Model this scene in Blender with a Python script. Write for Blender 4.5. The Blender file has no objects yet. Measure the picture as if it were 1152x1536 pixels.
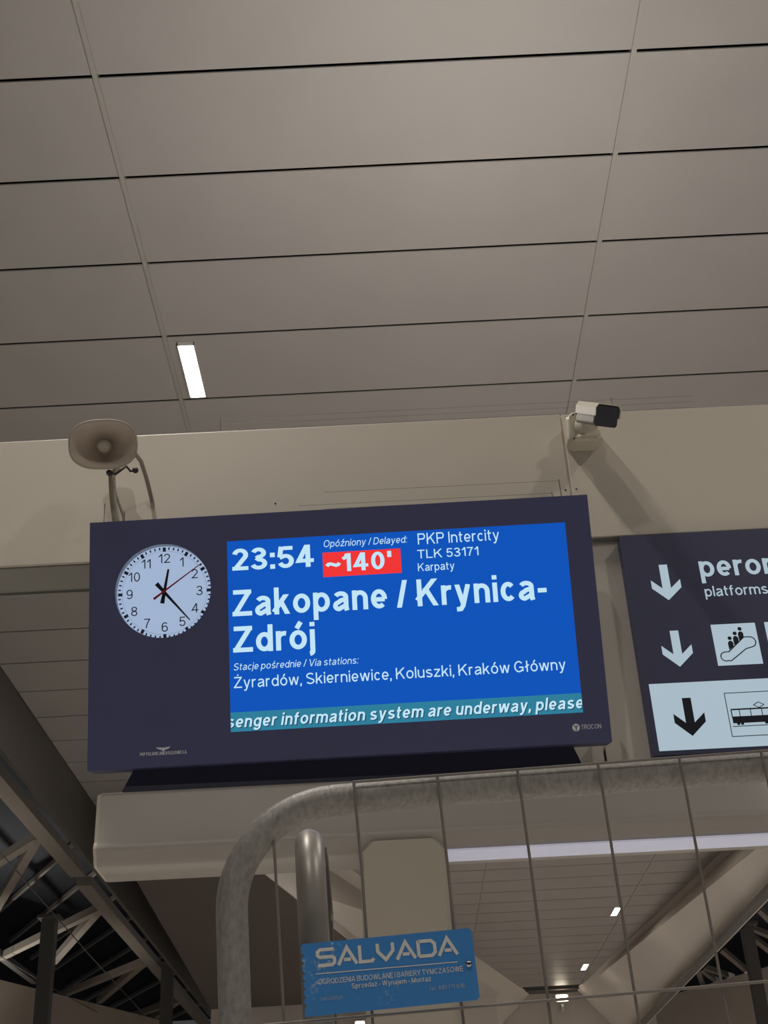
import bpy, bmesh, math, random
from mathutils import Vector, Matrix

S = bpy.context.scene
COL = S.collection
EYE = 1.5            # eye height above the floor; the plans below are measured from the eye
random.seed(4)

# ------------------------------------------------------------------ camera
cd = bpy.data.cameras.new('camera')
cd.sensor_fit = 'VERTICAL'
cd.sensor_height = 36.0
cd.sensor_width = 27.0
cd.lens = 1955.04 / 1536.0 * 36.0
cd.clip_start = 0.05
cd.clip_end = 400
cam = bpy.data.objects.new('camera', cd)
COL.objects.link(cam)
yaw, pit, rol = (math.radians(a) for a in (0.42674, 30.3003, 3.0590))
fw = Vector((math.sin(yaw) * math.cos(pit), math.cos(yaw) * math.cos(pit), math.sin(pit)))
r0 = Vector((math.cos(yaw), -math.sin(yaw), 0))
d0 = fw.cross(r0)
rt = math.cos(rol) * r0 + math.sin(rol) * d0
dn = -math.sin(rol) * r0 + math.cos(rol) * d0
cam.matrix_world = Matrix(((rt.x, -dn.x, -fw.x, 0), (rt.y, -dn.y, -fw.y, 0),
                           (rt.z, -dn.z, -fw.z, EYE), (0, 0, 0, 1)))
S.camera = cam

# ------------------------------------------------------------------ world, exposure
w = bpy.data.worlds.new('night')
S.world = w
w.use_nodes = True
w.node_tree.nodes['Background'].inputs[0].default_value = (0.95, 0.97, 1.0, 1)
w.node_tree.nodes['Background'].inputs[1].default_value = 0.05
S.view_settings.view_transform = 'Standard'
S.view_settings.look = 'None'
S.view_settings.gamma = 1
S.view_settings.use_curve_mapping = False
S.view_settings.exposure = 0.0
S.cycles.use_denoising = True
LAMP = 14.0          # radiance of the lamps' visible diffusers
LAMP_W = 152.0       # each ceiling lamp's light, watts
HALL = 14.0
HALL_FILL_W = 190.0
FAR_W = 280.0
CEIL_FILL_W = 82.0

# ------------------------------------------------------------------ materials
def lin(c):
    return tuple((v / 255 / 12.92) if v / 255 <= 0.04045 else ((v / 255 + 0.055) / 1.055) ** 2.4 for v in c)

def mat(name, srgb, rough=0.6, metal=0.0, emit=None, estr=1.0, noise=0.0, scale=8.0, bump=0.0, spec=0.5, stretch=(1, 1, 1)):
    m = bpy.data.materials.new(name)
    m.use_nodes = True
    nt = m.node_tree
    b = nt.nodes['Principled BSDF']
    c = lin(srgb)
    b.inputs['Base Color'].default_value = (*c, 1)
    b.inputs['Roughness'].default_value = rough
    b.inputs['Metallic'].default_value = metal
    b.inputs['Specular IOR Level'].default_value = spec
    if emit is not None:
        b.inputs['Emission Color'].default_value = (*lin(emit), 1)
        b.inputs['Emission Strength'].default_value = estr
    if noise or bump:
        tc = nt.nodes.new('ShaderNodeTexCoord')
        mp = nt.nodes.new('ShaderNodeMapping')
        mp.inputs['Scale'].default_value = stretch
        nz = nt.nodes.new('ShaderNodeTexNoise')
        nz.inputs['Scale'].default_value = scale
        nz.inputs['Detail'].default_value = 5
        nt.links.new(tc.outputs['Object'], mp.inputs[0])
        nt.links.new(mp.outputs[0], nz.inputs['Vector'])
        if noise:
            rp = nt.nodes.new('ShaderNodeValToRGB')
            rp.color_ramp.elements[0].position = 0.3
            rp.color_ramp.elements[1].position = 0.7
            rp.color_ramp.elements[0].color = (*[v * (1 - noise) for v in c], 1)
            rp.color_ramp.elements[1].color = (*[min(1, v * (1 + noise)) for v in c], 1)
            nt.links.new(nz.outputs['Fac'], rp.inputs[0])
            nt.links.new(rp.outputs[0], b.inputs['Base Color'])
        if bump:
            bp = nt.nodes.new('ShaderNodeBump')
            bp.inputs['Strength'].default_value = bump
            bp.inputs['Distance'].default_value = 0.004
            nt.links.new(nz.outputs['Fac'], bp.inputs['Height'])
            nt.links.new(bp.outputs[0], b.inputs['Normal'])
    return m

M = {}
M['panel'] = mat('ceiling_panel', (166, 161, 158), 0.45, noise=0.03, scale=1.2)
M['batten'] = mat('ceiling_batten', (164, 159, 154), 0.4)
M['void'] = mat('ceiling_gap', (14, 13, 13), 0.9)
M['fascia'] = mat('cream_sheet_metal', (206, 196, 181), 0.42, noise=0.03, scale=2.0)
M['infill'] = mat('infill_sheet', (190, 182, 170), 0.5, noise=0.03, scale=2.0)
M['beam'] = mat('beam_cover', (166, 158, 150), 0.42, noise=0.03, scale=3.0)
M['white_wall'] = mat('pale_cladding', (218, 210, 202), 0.9, noise=0.03, scale=0.6, spec=0.2)
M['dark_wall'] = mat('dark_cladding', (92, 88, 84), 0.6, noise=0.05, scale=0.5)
M['soffit'] = mat('brown_soffit', (92, 84, 78), 0.7, noise=0.05, scale=0.5)
M['deck'] = mat('roof_deck', (62, 63, 68), 0.9, spec=0.1)
M['steel'] = mat('painted_steel', (150, 143, 134), 0.5)
M['dark_steel'] = mat('dark_painted_steel', (100, 98, 96), 0.5)
M['hall_wall'] = mat('hall_wall', (205, 192, 178), 0.8, noise=0.06, scale=0.7)
M['floor'] = mat('floor_stone', (222, 219, 214), 0.5, noise=0.05, scale=1.0)
M['platform'] = mat('platform_stone', (214, 208, 202), 0.7, noise=0.05, scale=1.0)
M['navy_sign'] = mat('navy_sign_housing', (58, 60, 90), 0.5, noise=0.04, scale=6)
M['cctv_grey'] = mat('cctv_grey', (150, 144, 136), 0.4)
M['under_shade'] = mat('underside_shade_grey', (130, 126, 120), 0.6)  # fascia sheet darkened to carry the shade under the header
M['navy'] = mat('navy_housing', (76, 78, 116), 0.5, noise=0.04, scale=6)
M['plinth'] = mat('black_plinth', (50, 50, 72), 0.6)
M['screen'] = mat('screen_blue', (4, 10, 24), 0.25, emit=(9, 82, 184), estr=1.0)
M['screen_band'] = mat('screen_band', (8, 14, 20), 0.25, emit=(44, 124, 152), estr=1.0)
M['screen_red'] = mat('screen_red', (20, 6, 6), 0.25, emit=(240, 52, 52), estr=1.0)
M['screen_text'] = mat('screen_text', (20, 24, 28), 0.25, emit=(192, 228, 246), estr=1.0)
M['screen_shadow'] = mat('screen_text_shadow', (6, 10, 14), 0.25, emit=(30, 62, 84), estr=1.0)
M['dial'] = mat('clock_dial', (70, 75, 82), 0.35, emit=(160, 180, 210), estr=0.95)
M['ink'] = mat('clock_ink', (44, 54, 74), 0.5)
M['hand'] = mat('clock_hand', (14, 20, 30), 0.4)
M['red_hand'] = mat('red_hand', (140, 18, 34), 0.4)
M['rim'] = mat('clock_rim', (150, 160, 172), 0.4)
M['print'] = mat('grey_print', (225, 225, 232), 0.6)
M['sign_lit'] = mat('lit_white', (80, 84, 88), 0.3, emit=(166, 186, 198), estr=0.95)
M['sign_ink'] = mat('sign_ink', (16, 19, 36), 0.4)
M['strip'] = mat('underside_glow_paint', (150, 150, 158), 0.4, emit=(152, 150, 166), estr=0.75, noise=0.06, scale=14, stretch=(1, 6, 1))  # emission stands in for bluish light falling on the beam's underside
M['galv'] = mat('galvanised_steel', (146, 141, 136), 0.5, 0.25, noise=0.2, scale=170, bump=0.25, stretch=(1, 1, 0.5))
M['galv2'] = mat('galvanised_tube', (150, 144, 136), 0.42, 0.35, noise=0.2, scale=30, stretch=(1, 1, 0.15))
M['wire'] = mat('wire_steel', (126, 119, 113), 0.5, 0.2)
M['horn'] = mat('horn_grey', (168, 158, 140), 0.5)
M['horn_in'] = mat('horn_grey_inside', (205, 190, 176), 0.55)
M['knob'] = mat('dark_knob', (64, 60, 58), 0.5)
M['cctv'] = mat('cctv_white', (214, 206, 188), 0.35)
M['cctv_glass'] = mat('cctv_glass', (34, 30, 44), 0.12)
M['screw'] = mat('dark_screw', (60, 55, 52), 0.4, 0.6)
M['chrome'] = mat('bright_screw', (190, 190, 196), 0.2, 1.0)
M['plate'] = mat('blue_plate', (42, 104, 166), 0.45)
M['plate_text'] = mat('plate_print', (214, 212, 206), 0.6)
M['plate_faint'] = mat('plate_faint_print', (150, 172, 192), 0.6)
M['lamp_body'] = mat('lamp_body', (215, 215, 210), 0.4)
M['lamp'] = mat('lamp_diffuser', (230, 230, 225), 0.5, emit=(255, 247, 228), estr=LAMP)
M['wall_lamp'] = mat('wall_lamp_diffuser', (230, 230, 225), 0.5, emit=(255, 240, 214), estr=HALL)
M['thin'] = mat('thin_wire', (120, 112, 104), 0.4, 0.6)

def scratch(m):
    """Worn white scratches over the blue plate."""
    nt = m.node_tree
    b = nt.nodes['Principled BSDF']
    tc = nt.nodes.new('ShaderNodeTexCoord')
    mp = nt.nodes.new('ShaderNodeMapping')
    mp.inputs['Scale'].default_value = (160, 30, 160)
    mp.inputs['Rotation'].default_value = (0, 0.6, 0)
    nz = nt.nodes.new('ShaderNodeTexNoise')
    nz.inputs['Scale'].default_value = 1.0
    nz.inputs['Detail'].default_value = 6
    nz.inputs['Roughness'].default_value = 0.7
    n2 = nt.nodes.new('ShaderNodeTexNoise')
    n2.inputs['Scale'].default_value = 16
    mul = nt.nodes.new('ShaderNodeMath')
    mul.operation = 'MULTIPLY'
    rp = nt.nodes.new('ShaderNodeValToRGB')
    rp.color_ramp.elements[0].position = 0.385
    rp.color_ramp.elements[1].position = 0.48
    rp.color_ramp.elements[1].color = (0.75, 0.75, 0.75, 1)
    mx = nt.nodes.new('ShaderNodeMix')
    mx.data_type = 'RGBA'
    mx.inputs[6].default_value = (*lin((62, 132, 200)), 1)
    mx.inputs[7].default_value = (*lin((165, 188, 206)), 1)
    nt.links.new(tc.outputs['Object'], mp.inputs[0])
    nt.links.new(mp.outputs[0], nz.inputs['Vector'])
    nt.links.new(tc.outputs['Object'], n2.inputs['Vector'])
    nt.links.new(nz.outputs['Fac'], mul.inputs[0])
    nt.links.new(n2.outputs['Fac'], mul.inputs[1])
    sx = nt.nodes.new('ShaderNodeSeparateXYZ')
    nt.links.new(tc.outputs['Object'], sx.inputs[0])
    md = nt.nodes.new('ShaderNodeMapRange')
    md.inputs['From Min'].default_value = 0.0
    md.inputs['From Max'].default_value = 0.10
    md.inputs['To Min'].default_value = 1.45
    md.inputs['To Max'].default_value = 0.95
    nt.links.new(sx.outputs['X'], md.inputs['Value'])
    m2 = nt.nodes.new('ShaderNodeMath')
    m2.operation = 'MULTIPLY'
    nt.links.new(mul.outputs[0], m2.inputs[0])
    nt.links.new(md.outputs[0], m2.inputs[1])
    nt.links.new(m2.outputs[0], rp.inputs[0])
    nt.links.new(rp.outputs[0], mx.inputs[0])
    nt.links.new(mx.outputs[2], b.inputs['Base Color'])
scratch(M['plate'])

# ------------------------------------------------------------------ mesh helpers
class MB:
    """Collects faces in plan coordinates (metres from the eye) for ONE mesh object."""
    def __init__(s):
        s.v, s.f, s.mi, s.sm, s.mats = [], [], [], [], []
    def mid(s, m):
        if m not in s.mats:
            s.mats.append(m)
        return s.mats.index(m)
    def add(s, vs, fs, m, smooth=False):
        k = len(s.v)
        s.v += [Vector(p) for p in vs]
        i = s.mid(m)
        for f in fs:
            s.f.append([k + a for a in f])
            s.mi.append(i)
            s.sm.append(smooth)
    def box(s, lo, hi, m, fr=None):
        x0, y0, z0 = lo
        x1, y1, z1 = hi
        vs = [Vector(p) for p in ((x0, y0, z0), (x1, y0, z0), (x1, y1, z0), (x0, y1, z0),
                                  (x0, y0, z1), (x1, y0, z1), (x1, y1, z1), (x0, y1, z1))]
        if fr:
            vs = [fr @ p for p in vs]
        s.add(vs, [(0, 3, 2, 1), (4, 5, 6, 7), (0, 1, 5, 4), (1, 2, 6, 5), (2, 3, 7, 6), (3, 0, 4, 7)], m)
    def hexa(s, a, b, m):
        """solid between two matching loops"""
        n = len(a)
        s.add(list(a) + list(b), [tuple(range(n))[::-1], tuple(range(n, 2 * n))] +
              [(i, (i + 1) % n, n + (i + 1) % n, n + i) for i in range(n)], m)
    def bar(s, p, q, wd, ht, m, up=(0, 0, 1)):
        p, q = Vector(p), Vector(q)
        d = (q - p).normalized()
        u = d.cross(Vector(up))
        u = u.normalized() if u.length > 1e-6 else Vector((1, 0, 0))
        v = u.cross(d)
        c = [u * a * wd / 2 + v * b * ht / 2 for a, b in ((-1, -1), (1, -1), (1, 1), (-1, 1))]
        s.hexa([p + k for k in c], [q + k for k in c], m)
    def tube(s, pts, r, m, seg=10, cap=True, radii=None):
        pts = [Vector(p) for p in pts]
        n = len(pts)
        vs, fs = [], []
        d0 = (pts[1] - pts[0]).normalized()
        u = d0.orthogonal().normalized()
        for i, p in enumerate(pts):
            a = pts[max(0, i - 1)]
            b = pts[min(n - 1, i + 1)]
            d = (b - a).normalized()
            u = (u - d * u.dot(d)).normalized()
            v = d.cross(u)
            rr = radii[i] if radii else r
            for k in range(seg):
                t = 2 * math.pi * k / seg
                vs.append(p + (u * math.cos(t) + v * math.sin(t)) * rr)
        for i in range(n - 1):
            for k in range(seg):
                k2 = (k + 1) % seg
                fs.append((i * seg + k, i * seg + k2, (i + 1) * seg + k2, (i + 1) * seg + k))
        s.add(vs, fs, m, True)
        if cap:
            s.add(vs[:seg], [tuple(range(seg))[::-1]], m)
            s.add(vs[-seg:], [tuple(range(seg))], m)
    def rings(s, loops, m, smooth=True, capa=False, capb=False):
        n = len(loops[0])
        vs = [p for l in loops for p in l]
        fs = []
        for i in range(len(loops) - 1):
            for k in range(n):
                k2 = (k + 1) % n
                fs.append((i * n + k, i * n + k2, (i + 1) * n + k2, (i + 1) * n + k))
        s.add(vs, fs, m, smooth)
        if capa:
            s.add(loops[0], [tuple(range(n))[::-1]], m)
        if capb:
            s.add(loops[-1], [tuple(range(n))], m)
    def ball(s, c, r, m, seg=12, rn=8, sc=(1, 1, 1)):
        c = Vector(c)
        L = []
        for i in range(rn + 1):
            t = math.pi * (0.02 + 0.96 * i / rn)
            L.append([c + Vector((math.sin(t) * math.cos(2 * math.pi * k / seg) * r * sc[0],
                                  math.sin(t) * math.sin(2 * math.pi * k / seg) * r * sc[1],
                                  math.cos(t) * r * sc[2])) for k in range(seg)])
        s.rings(L, m, True, True, True)
    def poly(s, pts, m):
        s.add(pts, [tuple(range(len(pts)))], m)
    def build(s, name, parent=None, bevel=0.0, fix=True):
        off = Vector(parent['_base']) if parent is not None else Vector((0, 0, -EYE))
        me = bpy.data.meshes.new(name)
        me.from_pydata([p - off for p in s.v], [], s.f)
        for m in s.mats:
            me.materials.append(M[m])
        me.polygons.foreach_set('material_index', s.mi)
        me.polygons.foreach_set('use_smooth', s.sm)
        me.update()
        if fix:
            bm = bmesh.new()
            bm.from_mesh(me)
            bmesh.ops.recalc_face_normals(bm, faces=bm.faces)
            bm.to_mesh(me)
            bm.free()
        o = bpy.data.objects.new(name, me)
        COL.objects.link(o)
        if parent is not None:
            o.parent = parent
            o['_base'] = parent['_base']
        if bevel:
            bv = o.modifiers.new('bevel', 'BEVEL')
            bv.width = bevel
            bv.segments = 2
            bv.limit_method = 'ANGLE'
        return o

def thing(name, base, label, cat, group=None):
    o = bpy.data.objects.new(name, None)
    COL.objects.link(o)
    o.location = (base[0], base[1], base[2] + EYE)
    o['_base'] = list(base)
    o['label'] = label
    o['category'] = cat
    if group:
        o['group'] = group
    return o

def solo(o, label, cat, group=None):
    o['label'] = label
    o['category'] = cat
    if group:
        o['group'] = group
    return o

def struct(o):
    o['kind'] = 'structure'
    return o

def frame(o, u, v):
    u, v = Vector(u).normalized(), Vector(v).normalized()
    n = u.cross(v)
    return Matrix(((u.x, v.x, n.x, o[0]), (u.y, v.y, n.y, o[1]), (u.z, v.z, n.z, o[2]), (0, 0, 0, 1)))

def clip(poly, a, b, c):
    """keep a*x + b*y <= c"""
    out = []
    for i, p in enumerate(poly):
        q = poly[(i + 1) % len(poly)]
        dp, dq = a * p[0] + b * p[1] - c, a * q[0] + b * q[1] - c
        if dp <= 0:
            out.append(p)
        if dp * dq < 0:
            t = dp / (dp - dq)
            out.append((p[0] + (q[0] - p[0]) * t, p[1] + (q[1] - p[1]) * t))
    return out

# ------------------------------------------------------------------ lettering: stroke alphabet -> flat polygons
def arc(cx, cy, rx, ry, a0, a1, n=None):
    n = n or max(3, int(abs(a1 - a0) / 15))
    return [(cx + rx * math.cos(math.radians(a0 + (a1 - a0) * i / n)),
             cy + ry * math.sin(math.radians(a0 + (a1 - a0) * i / n))) for i in range(n + 1)]

def glyph(ch, w):
    """-> (ink width, [(path, closed, clipband)]), cap height 1"""
    h = w / 2
    X = 0.725
    D = -0.29
    s = []
    def P(pts, closed=False): s.append((pts, closed, None))
    def G(a, b, lo, hi): s.append(([a, b], False, (lo, hi)))
    acc = {'ó': 'o', 'ź': 'z', 'ś': 's', 'ń': 'n', 'Ż': 'Z', 'ł': 'l', 'ż': 'z'}
    if ch in acc:
        W, g = glyph(acc[ch], w)
        top = 1.0 if ch == 'Ż' else X
        if ch in 'Żż':
            g = g + [([(W / 2, top + 0.09), (W / 2, top + 0.09 + w)], False, None)]
        elif ch == 'ł':
            e = 0.13
            g = [([(p[0] + e, p[1]) for p in q[0]], q[1], q[2]) for q in g] + [([(0, 0.40), (W + 2 * e, 0.64)], False, None)]
            W += 2 * e
        else:
            g = g + [([(W / 2 - 0.05, X + 0.06), (W / 2 + 0.12, X + 0.30)], False, None)]
        return W, g
    if ch in '0OQ':
        W = 0.66 if ch == '0' else 0.95
        P(arc(W / 2, .5, W / 2 - h, .512 - h, 0, 360, 28)[:-1], True)
    elif ch == '1':
        W = 0.40
        P([(W - h, 0), (W - h, 1)])
        P([(0.0, .70), (W * .45, .80), (W - w * .95, 1.0 - h * .3)])
    elif ch == '2':
        W = 0.66
        a = arc(W / 2, .70, W / 2 - h, .312 - h, 170, -25)
        P(a + [(h + .03, h)])
        P([(0, h), (W, h)])
    elif ch == '3':
        W = 0.66
        P(arc(W / 2 - .02, .745, W / 2 - h - .02, .267 - h, 165, -90) + [(W / 2 - .12, .52 + 0)])
        P([(W / 2 - .12, .535)] + arc(W / 2 - .02, .27, W / 2 - h + .02, .282 - h, 90, -165))
    elif ch == '4':
        W = 0.70
        P([(W - .14 - h, 0), (W - .14 - h, 1)])
        G((W - .14 - h * 1.2, 1), (h * .8, .28), .2, 1)
        P([(0, .29), (W, .29)])
    elif ch == '5':
        W = 0.66
        P([(.62, 1 - h), (.13 + h, 1 - h)])
        P([(.15, 1 - h * .2), (.08, .5)])
        P([(.08 , .47)] + arc(W / 2 - .01, .32, W / 2 - h + .01, .332 - h, 120, -160))
    elif ch == '6':
        W = 0.66
        P(arc(W / 2, .325, W / 2 - h, .337 - h, 0, 360, 24)[:-1], True)
        P([(h, .33)] + arc(W / 2 + .01, .62, W / 2 - h + .01, .39 - h, 180, 38))
    elif ch == '7':
        W = 0.64
        P([(0, 1 - h), (W, 1 - h)])
        P([(W - h, 1 - h), (.40, .62), (.27, .28), (.22, 0)])
    elif ch == '8':
        W = 0.66
        P(arc(W / 2, .745, W / 2 - h - .03, .267 - h, 0, 360, 24)[:-1], True)
        P(arc(W / 2, .275, W / 2 - h, .287 - h, 0, 360, 24)[:-1], True)
    elif ch == '9':
        W, g = glyph('6', w)
        return W, [([(W - p[0], 1 - p[1]) for p in q[0]], q[1], q[2]) for q in g]
    elif ch == ':':
        W = w
        P([(h, 0), (h, w)]); P([(h, X - w), (h, X)])
    elif ch == '.':
        W = w
        P([(h, 0), (h, w)])
    elif ch == ',':
        W = w
        P([(h, w), (h, 0), (h * .5, -.15)])
    elif ch == '-':
        W = 0.36
        P([(0, .34), (W, .34)])
    elif ch == "'":
        W = w
        P([(h, 1), (h, .66)])
    elif ch == '/':
        W = 0.38
        G((.06, 0), (.32, 1), -.01, 1.01)
    elif ch == '~':
        W = 0.66
        P([(.02, .34), (.10, .44), (.2, .46), (.34, .41), (.47, .36), (.57, .39), (.64, .49)])
    elif ch == ' ':
        W = 0.24
    elif ch == 'A':
        W = 0.90
        G((h * 1.1, 0), (W / 2, 1.06), 0, 1); G((W - h * 1.1, 0), (W / 2, 1.06), 0, 1)
        P([(.2, .3), (W - .2, .3)])
    elif ch in 'BPR':
        W = 0.78
        P([(h, 0), (h, 1)])
        P([(h, 1 - h), (W - .3, 1 - h)] + arc(W - .28 - h * 0, .74 if ch == 'B' else .71, .27 - h, .26 - h if ch == 'B' else .29 - h, 90, -90) + [(h, .48 + h * .3 if ch == 'B' else .42 + h)])
        if ch == 'B':
            P([(W - .3, .48 + h * .3)] + arc(W - .28, .25 + h * .3, .28 - h, .25, 90, -90)[1:-1] + [(W - .3, h), (h, h)])
        if ch == 'R':
            G((W - .36, .46), (W - h * .6, 0), 0, .48)
    elif ch in 'CG':
        W = 0.90
        P(arc(W / 2, .5, W / 2 - h, .512 - h, 40, 320))
        if ch == 'G':
            P([(W - h - .02, .08), (W - h - .02, .5 - h)]); P([(W - .02, .5 - h), (W / 2 + .02, .5 - h)])
    elif ch == 'D':
        W = 0.84
        P([(h, 0), (h, 1)])
        P([(h, 1 - h), (W - .42, 1 - h)] + arc(W - .42, .5, .42 - h, .5 - h, 90, -90)[1:-1] + [(W - .42, h), (h, h)])
    elif ch in 'EF':
        W = 0.74
        P([(h, 0), (h, 1)]); P([(h, 1 - h), (W, 1 - h)]); P([(h, .52), (W - .06, .52)])
        if ch == 'E':
            P([(h, h), (W + .02, h)])
    elif ch == 'I':
        W = w
        P([(h, 0), (h, 1)])
    elif ch == 'J':
        W = 0.6
        P([(W - h, 1), (W - h, .3)] + arc(W / 2, .3, W / 2 - h, .3 - h, 0, -170))
    elif ch == 'K':
        W = 0.86
        P([(h, 0), (h, 1)])
        G((w * .6, .36), (W - h * 1.3, 1), 0, 1)
        G((.38, .60), (W - h * 1.2, 0), 0, .66)
    elif ch == 'L':
        W = 0.66
        P([(h, 0), (h, 1)]); P([(h, h), (W, h)])
    elif ch == 'M':
        W = 0.95
        P([(h, 0), (h, 1)]); P([(W - h, 0), (W - h, 1)])
        G((h * 1.4, 1), (W / 2, 0), 0, 1); G((W - h * 1.4, 1), (W / 2, 0), 0, 1)
    elif ch == 'N':
        W = 0.82
        P([(h, 0), (h, 1)]); P([(W - h, 0), (W - h, 1)])
        G((h * 1.2, 1), (W - h * 1.2, 0), 0, 1)
    elif ch in 'Ss':
        H_ = 1.0 if ch == 'S' else X
        W = 0.80 if ch == 'S' else 0.64
        k = H_ / 2
        r1 = (H_ - w) / 4 + .006
        P(arc(W / 2, H_ - h - r1 + .01, W / 2 - h - .02, r1, 30, 180, 10) +
          [(h + .05, k + r1 * .55), (W / 2, k), (W - h - .04, k - r1 * .55)] +
          arc(W / 2, h + r1 - .01, W / 2 - h, r1, 0, -155, 11))
    elif ch == 'T':
        W = 0.78
        P([(0, 1 - h), (W, 1 - h)]); P([(W / 2, 0), (W / 2, 1)])
    elif ch == 'U':
        W = 0.84
        P([(h, 1), (h, .34)] + arc(W / 2, .34, W / 2 - h, .352 - h, 180, 360, 12) + [(W - h, 1)])
    elif ch == 'V':
        W = 0.88
        G((W / 2, -.06), (h * 1.1, 1), 0, 1); G((W / 2, -.06), (W - h * 1.1, 1), 0, 1)
    elif ch in 'Ww':
        H_ = 1.0 if ch == 'W' else X
        W = 1.24 if ch == 'W' else 0.98
        G((h, H_), (W * .27, -.03), 0, H_); G((W * .27, -.03), (W / 2, H_ + .03), 0, H_)
        G((W / 2, H_ + .03), (W * .73, -.03), 0, H_); G((W * .73, -.03), (W - h, H_), 0, H_)
    elif ch == 'Y':
        W = 0.86
        P([(W / 2, 0), (W / 2, .45)])
        G((W / 2, .38), (h * 1.2, 1), .3, 1); G((W / 2, .38), (W - h * 1.2, 1), .3, 1)
    elif ch in 'Zz':
        H_ = 1.0 if ch == 'Z' else X
        W = 0.80 if ch == 'Z' else 0.62
        P([(.04, H_ - h), (W - .02, H_ - h)]); P([(0, h), (W, h)])
        G((h * 1.15, h), (W - h * 1.15, H_ - h), h, H_ - h)
    elif ch == 'a':
        W = 0.66
        r = W - h - .03
        P(arc((h + r) / 2 + .01, X - .215, (r - h) / 2 - .01, .227 - h, 160, 0, 10) + [(r, .12), (r + .03, 0)])
        P([(r, .42), (W / 2, .385)] + arc(.24, .19, .24 - h, .2 - h + .02, 100, 270, 9) + [(W / 2 + .04, h + .03), (r, .2)])
    elif ch in 'bdpqg':
        W = 0.68
        left = ch in 'bp'
        cxx = W / 2
        P(arc(cxx, X / 2, W / 2 - h, X / 2 + .012 - h, 0, 360, 24)[:-1], True)
        xs = h if left else W - h
        if ch in 'bd':
            P([(xs, 0), (xs, 1)])
        elif ch in 'pq':
            P([(xs, D), (xs, X)])
        else:
            P([(xs, X), (xs, 0)] + arc(W / 2, 0, W / 2 - h, -D - h, 0, -155, 10))
    elif ch == 'c':
        W = 0.60
        P(arc(W / 2 + .01, X / 2, W / 2 - h + .01, X / 2 + .012 - h, 42, 318))
    elif ch == 'e':
        W = 0.66
        P([(h, X / 2 - .02)] + [(W - h * 1.02, X / 2 - .02)] + [])
        P(arc(W / 2, X / 2, W / 2 - h, X / 2 + .012 - h, -4, 330 - w * 90))
    elif ch == 'f':
        W = 0.42
        P([(.16, 0), (.16, .78)] + arc(.16 + .18, .78, .18, .222 - h, 180, 88, 6))
        P([(0, X - h), (.38, X - h)])
    elif ch in 'hn':
        W = 0.64
        P([(h, 0), (h, 1 if ch == 'h' else X)])
        P([(h, .40)] + arc(W / 2, .43, W / 2 - h, X + .012 - .43 - h, 170, 0, 10) + [(W - h, 0)])
    elif ch == 'u':
        W = 0.64
        P([(W - h, 0), (W - h, X)])
        P([(W - h, .33)] + arc(W / 2, .29, W / 2 - h, .302 - h, -10, -180, 10) + [(h, X)])
    elif ch in 'ij':
        W = w
        P([(h, .84), (h, 1)])
        if ch == 'i':
            P([(h, 0), (h, X)])
        else:
            P([(h, X), (h, -.08)] + arc(h - .13, -.08, .13, .2 - h, 0, -85, 5))
    elif ch == 'k':
        W = 0.64
        P([(h, 0), (h, 1)])
        G((w * .5, .24), (W - h * 1.5, X), 0, X); G((.28, .46), (W - h * 1.1, 0), 0, .5)
    elif ch == 'l':
        W = w
        P([(h, 0), (h, 1)])
    elif ch == 'm':
        W = 1.04
        P([(h, 0), (h, X)])
        for x0, x1 in ((h, W / 2), (W / 2, W - h)):
            P([(x0, .42)] + arc((x0 + x1) / 2, .46, (x1 - x0) / 2, X + .012 - .46 - h, 165, 0, 9) + [(x1, 0)])
    elif ch == 'o':
        W = 0.70
        P(arc(W / 2, X / 2, W / 2 - h, X / 2 + .012 - h, 0, 360, 26)[:-1], True)
    elif ch == 'r':
        W = 0.42
        P([(h, 0), (h, X)])
        P([(h, .40)] + arc(h + .24, .44, .24, X - .44 - h + .01, 175, 72, 6))
    elif ch == 't':
        W = 0.40
        P([(.15, .93), (.15, .18)] + arc(.15 + .16, .18, .16, .19 - h, 180, 275, 5))
        P([(0, X - h), (.37, X - h)])
    elif ch in 'vy':
        W = 0.66
        G((W / 2, -.04), (h * 1.1, X), 0, X)
        if ch == 'v':
            G((W / 2, -.04), (W - h * 1.1, X), 0, X)
        else:
            s.append(([(W - h * 1.05, X), (W / 2 - .02, -.06), (.22, D + h + .01), (.05, D + h)], False, (D, X)))
    else:
        W = 0.5
        P([(0, h), (W, h)])
    return W, s

def stroke(pts, closed, w, thin=1.0):
    n = len(pts)
    L, R = [], []
    for i in range(n):
        if closed:
            a, b, c = pts[i - 1], pts[i], pts[(i + 1) % n]
        else:
            a, b, c = pts[max(0, i - 1)], pts[i], pts[min(n - 1, i + 1)]
        d1 = Vector((b[0] - a[0], b[1] - a[1])); d2 = Vector((c[0] - b[0], c[1] - b[1]))
        d1 = d1.normalized() if d1.length > 1e-9 else d2.normalized()
        d2 = d2.normalized() if d2.length > 1e-9 else d1
        t = d1 + d2
        t = t.normalized() if t.length > 1e-6 else d1
        nn = Vector((-t.y, t.x))
        k = 1.0 / max(0.5, nn.dot(Vector((-d1.y, d1.x))))
        o = nn * (w / 2 * k)
        o.y *= thin
        L.append((b[0] + o.x, b[1] + o.y)); R.append((b[0] - o.x, b[1] - o.y))
    m = n if closed else n - 1
    return [[L[i], R[i], R[(i + 1) % n], L[(i + 1) % n]] for i in range(m)]

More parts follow.
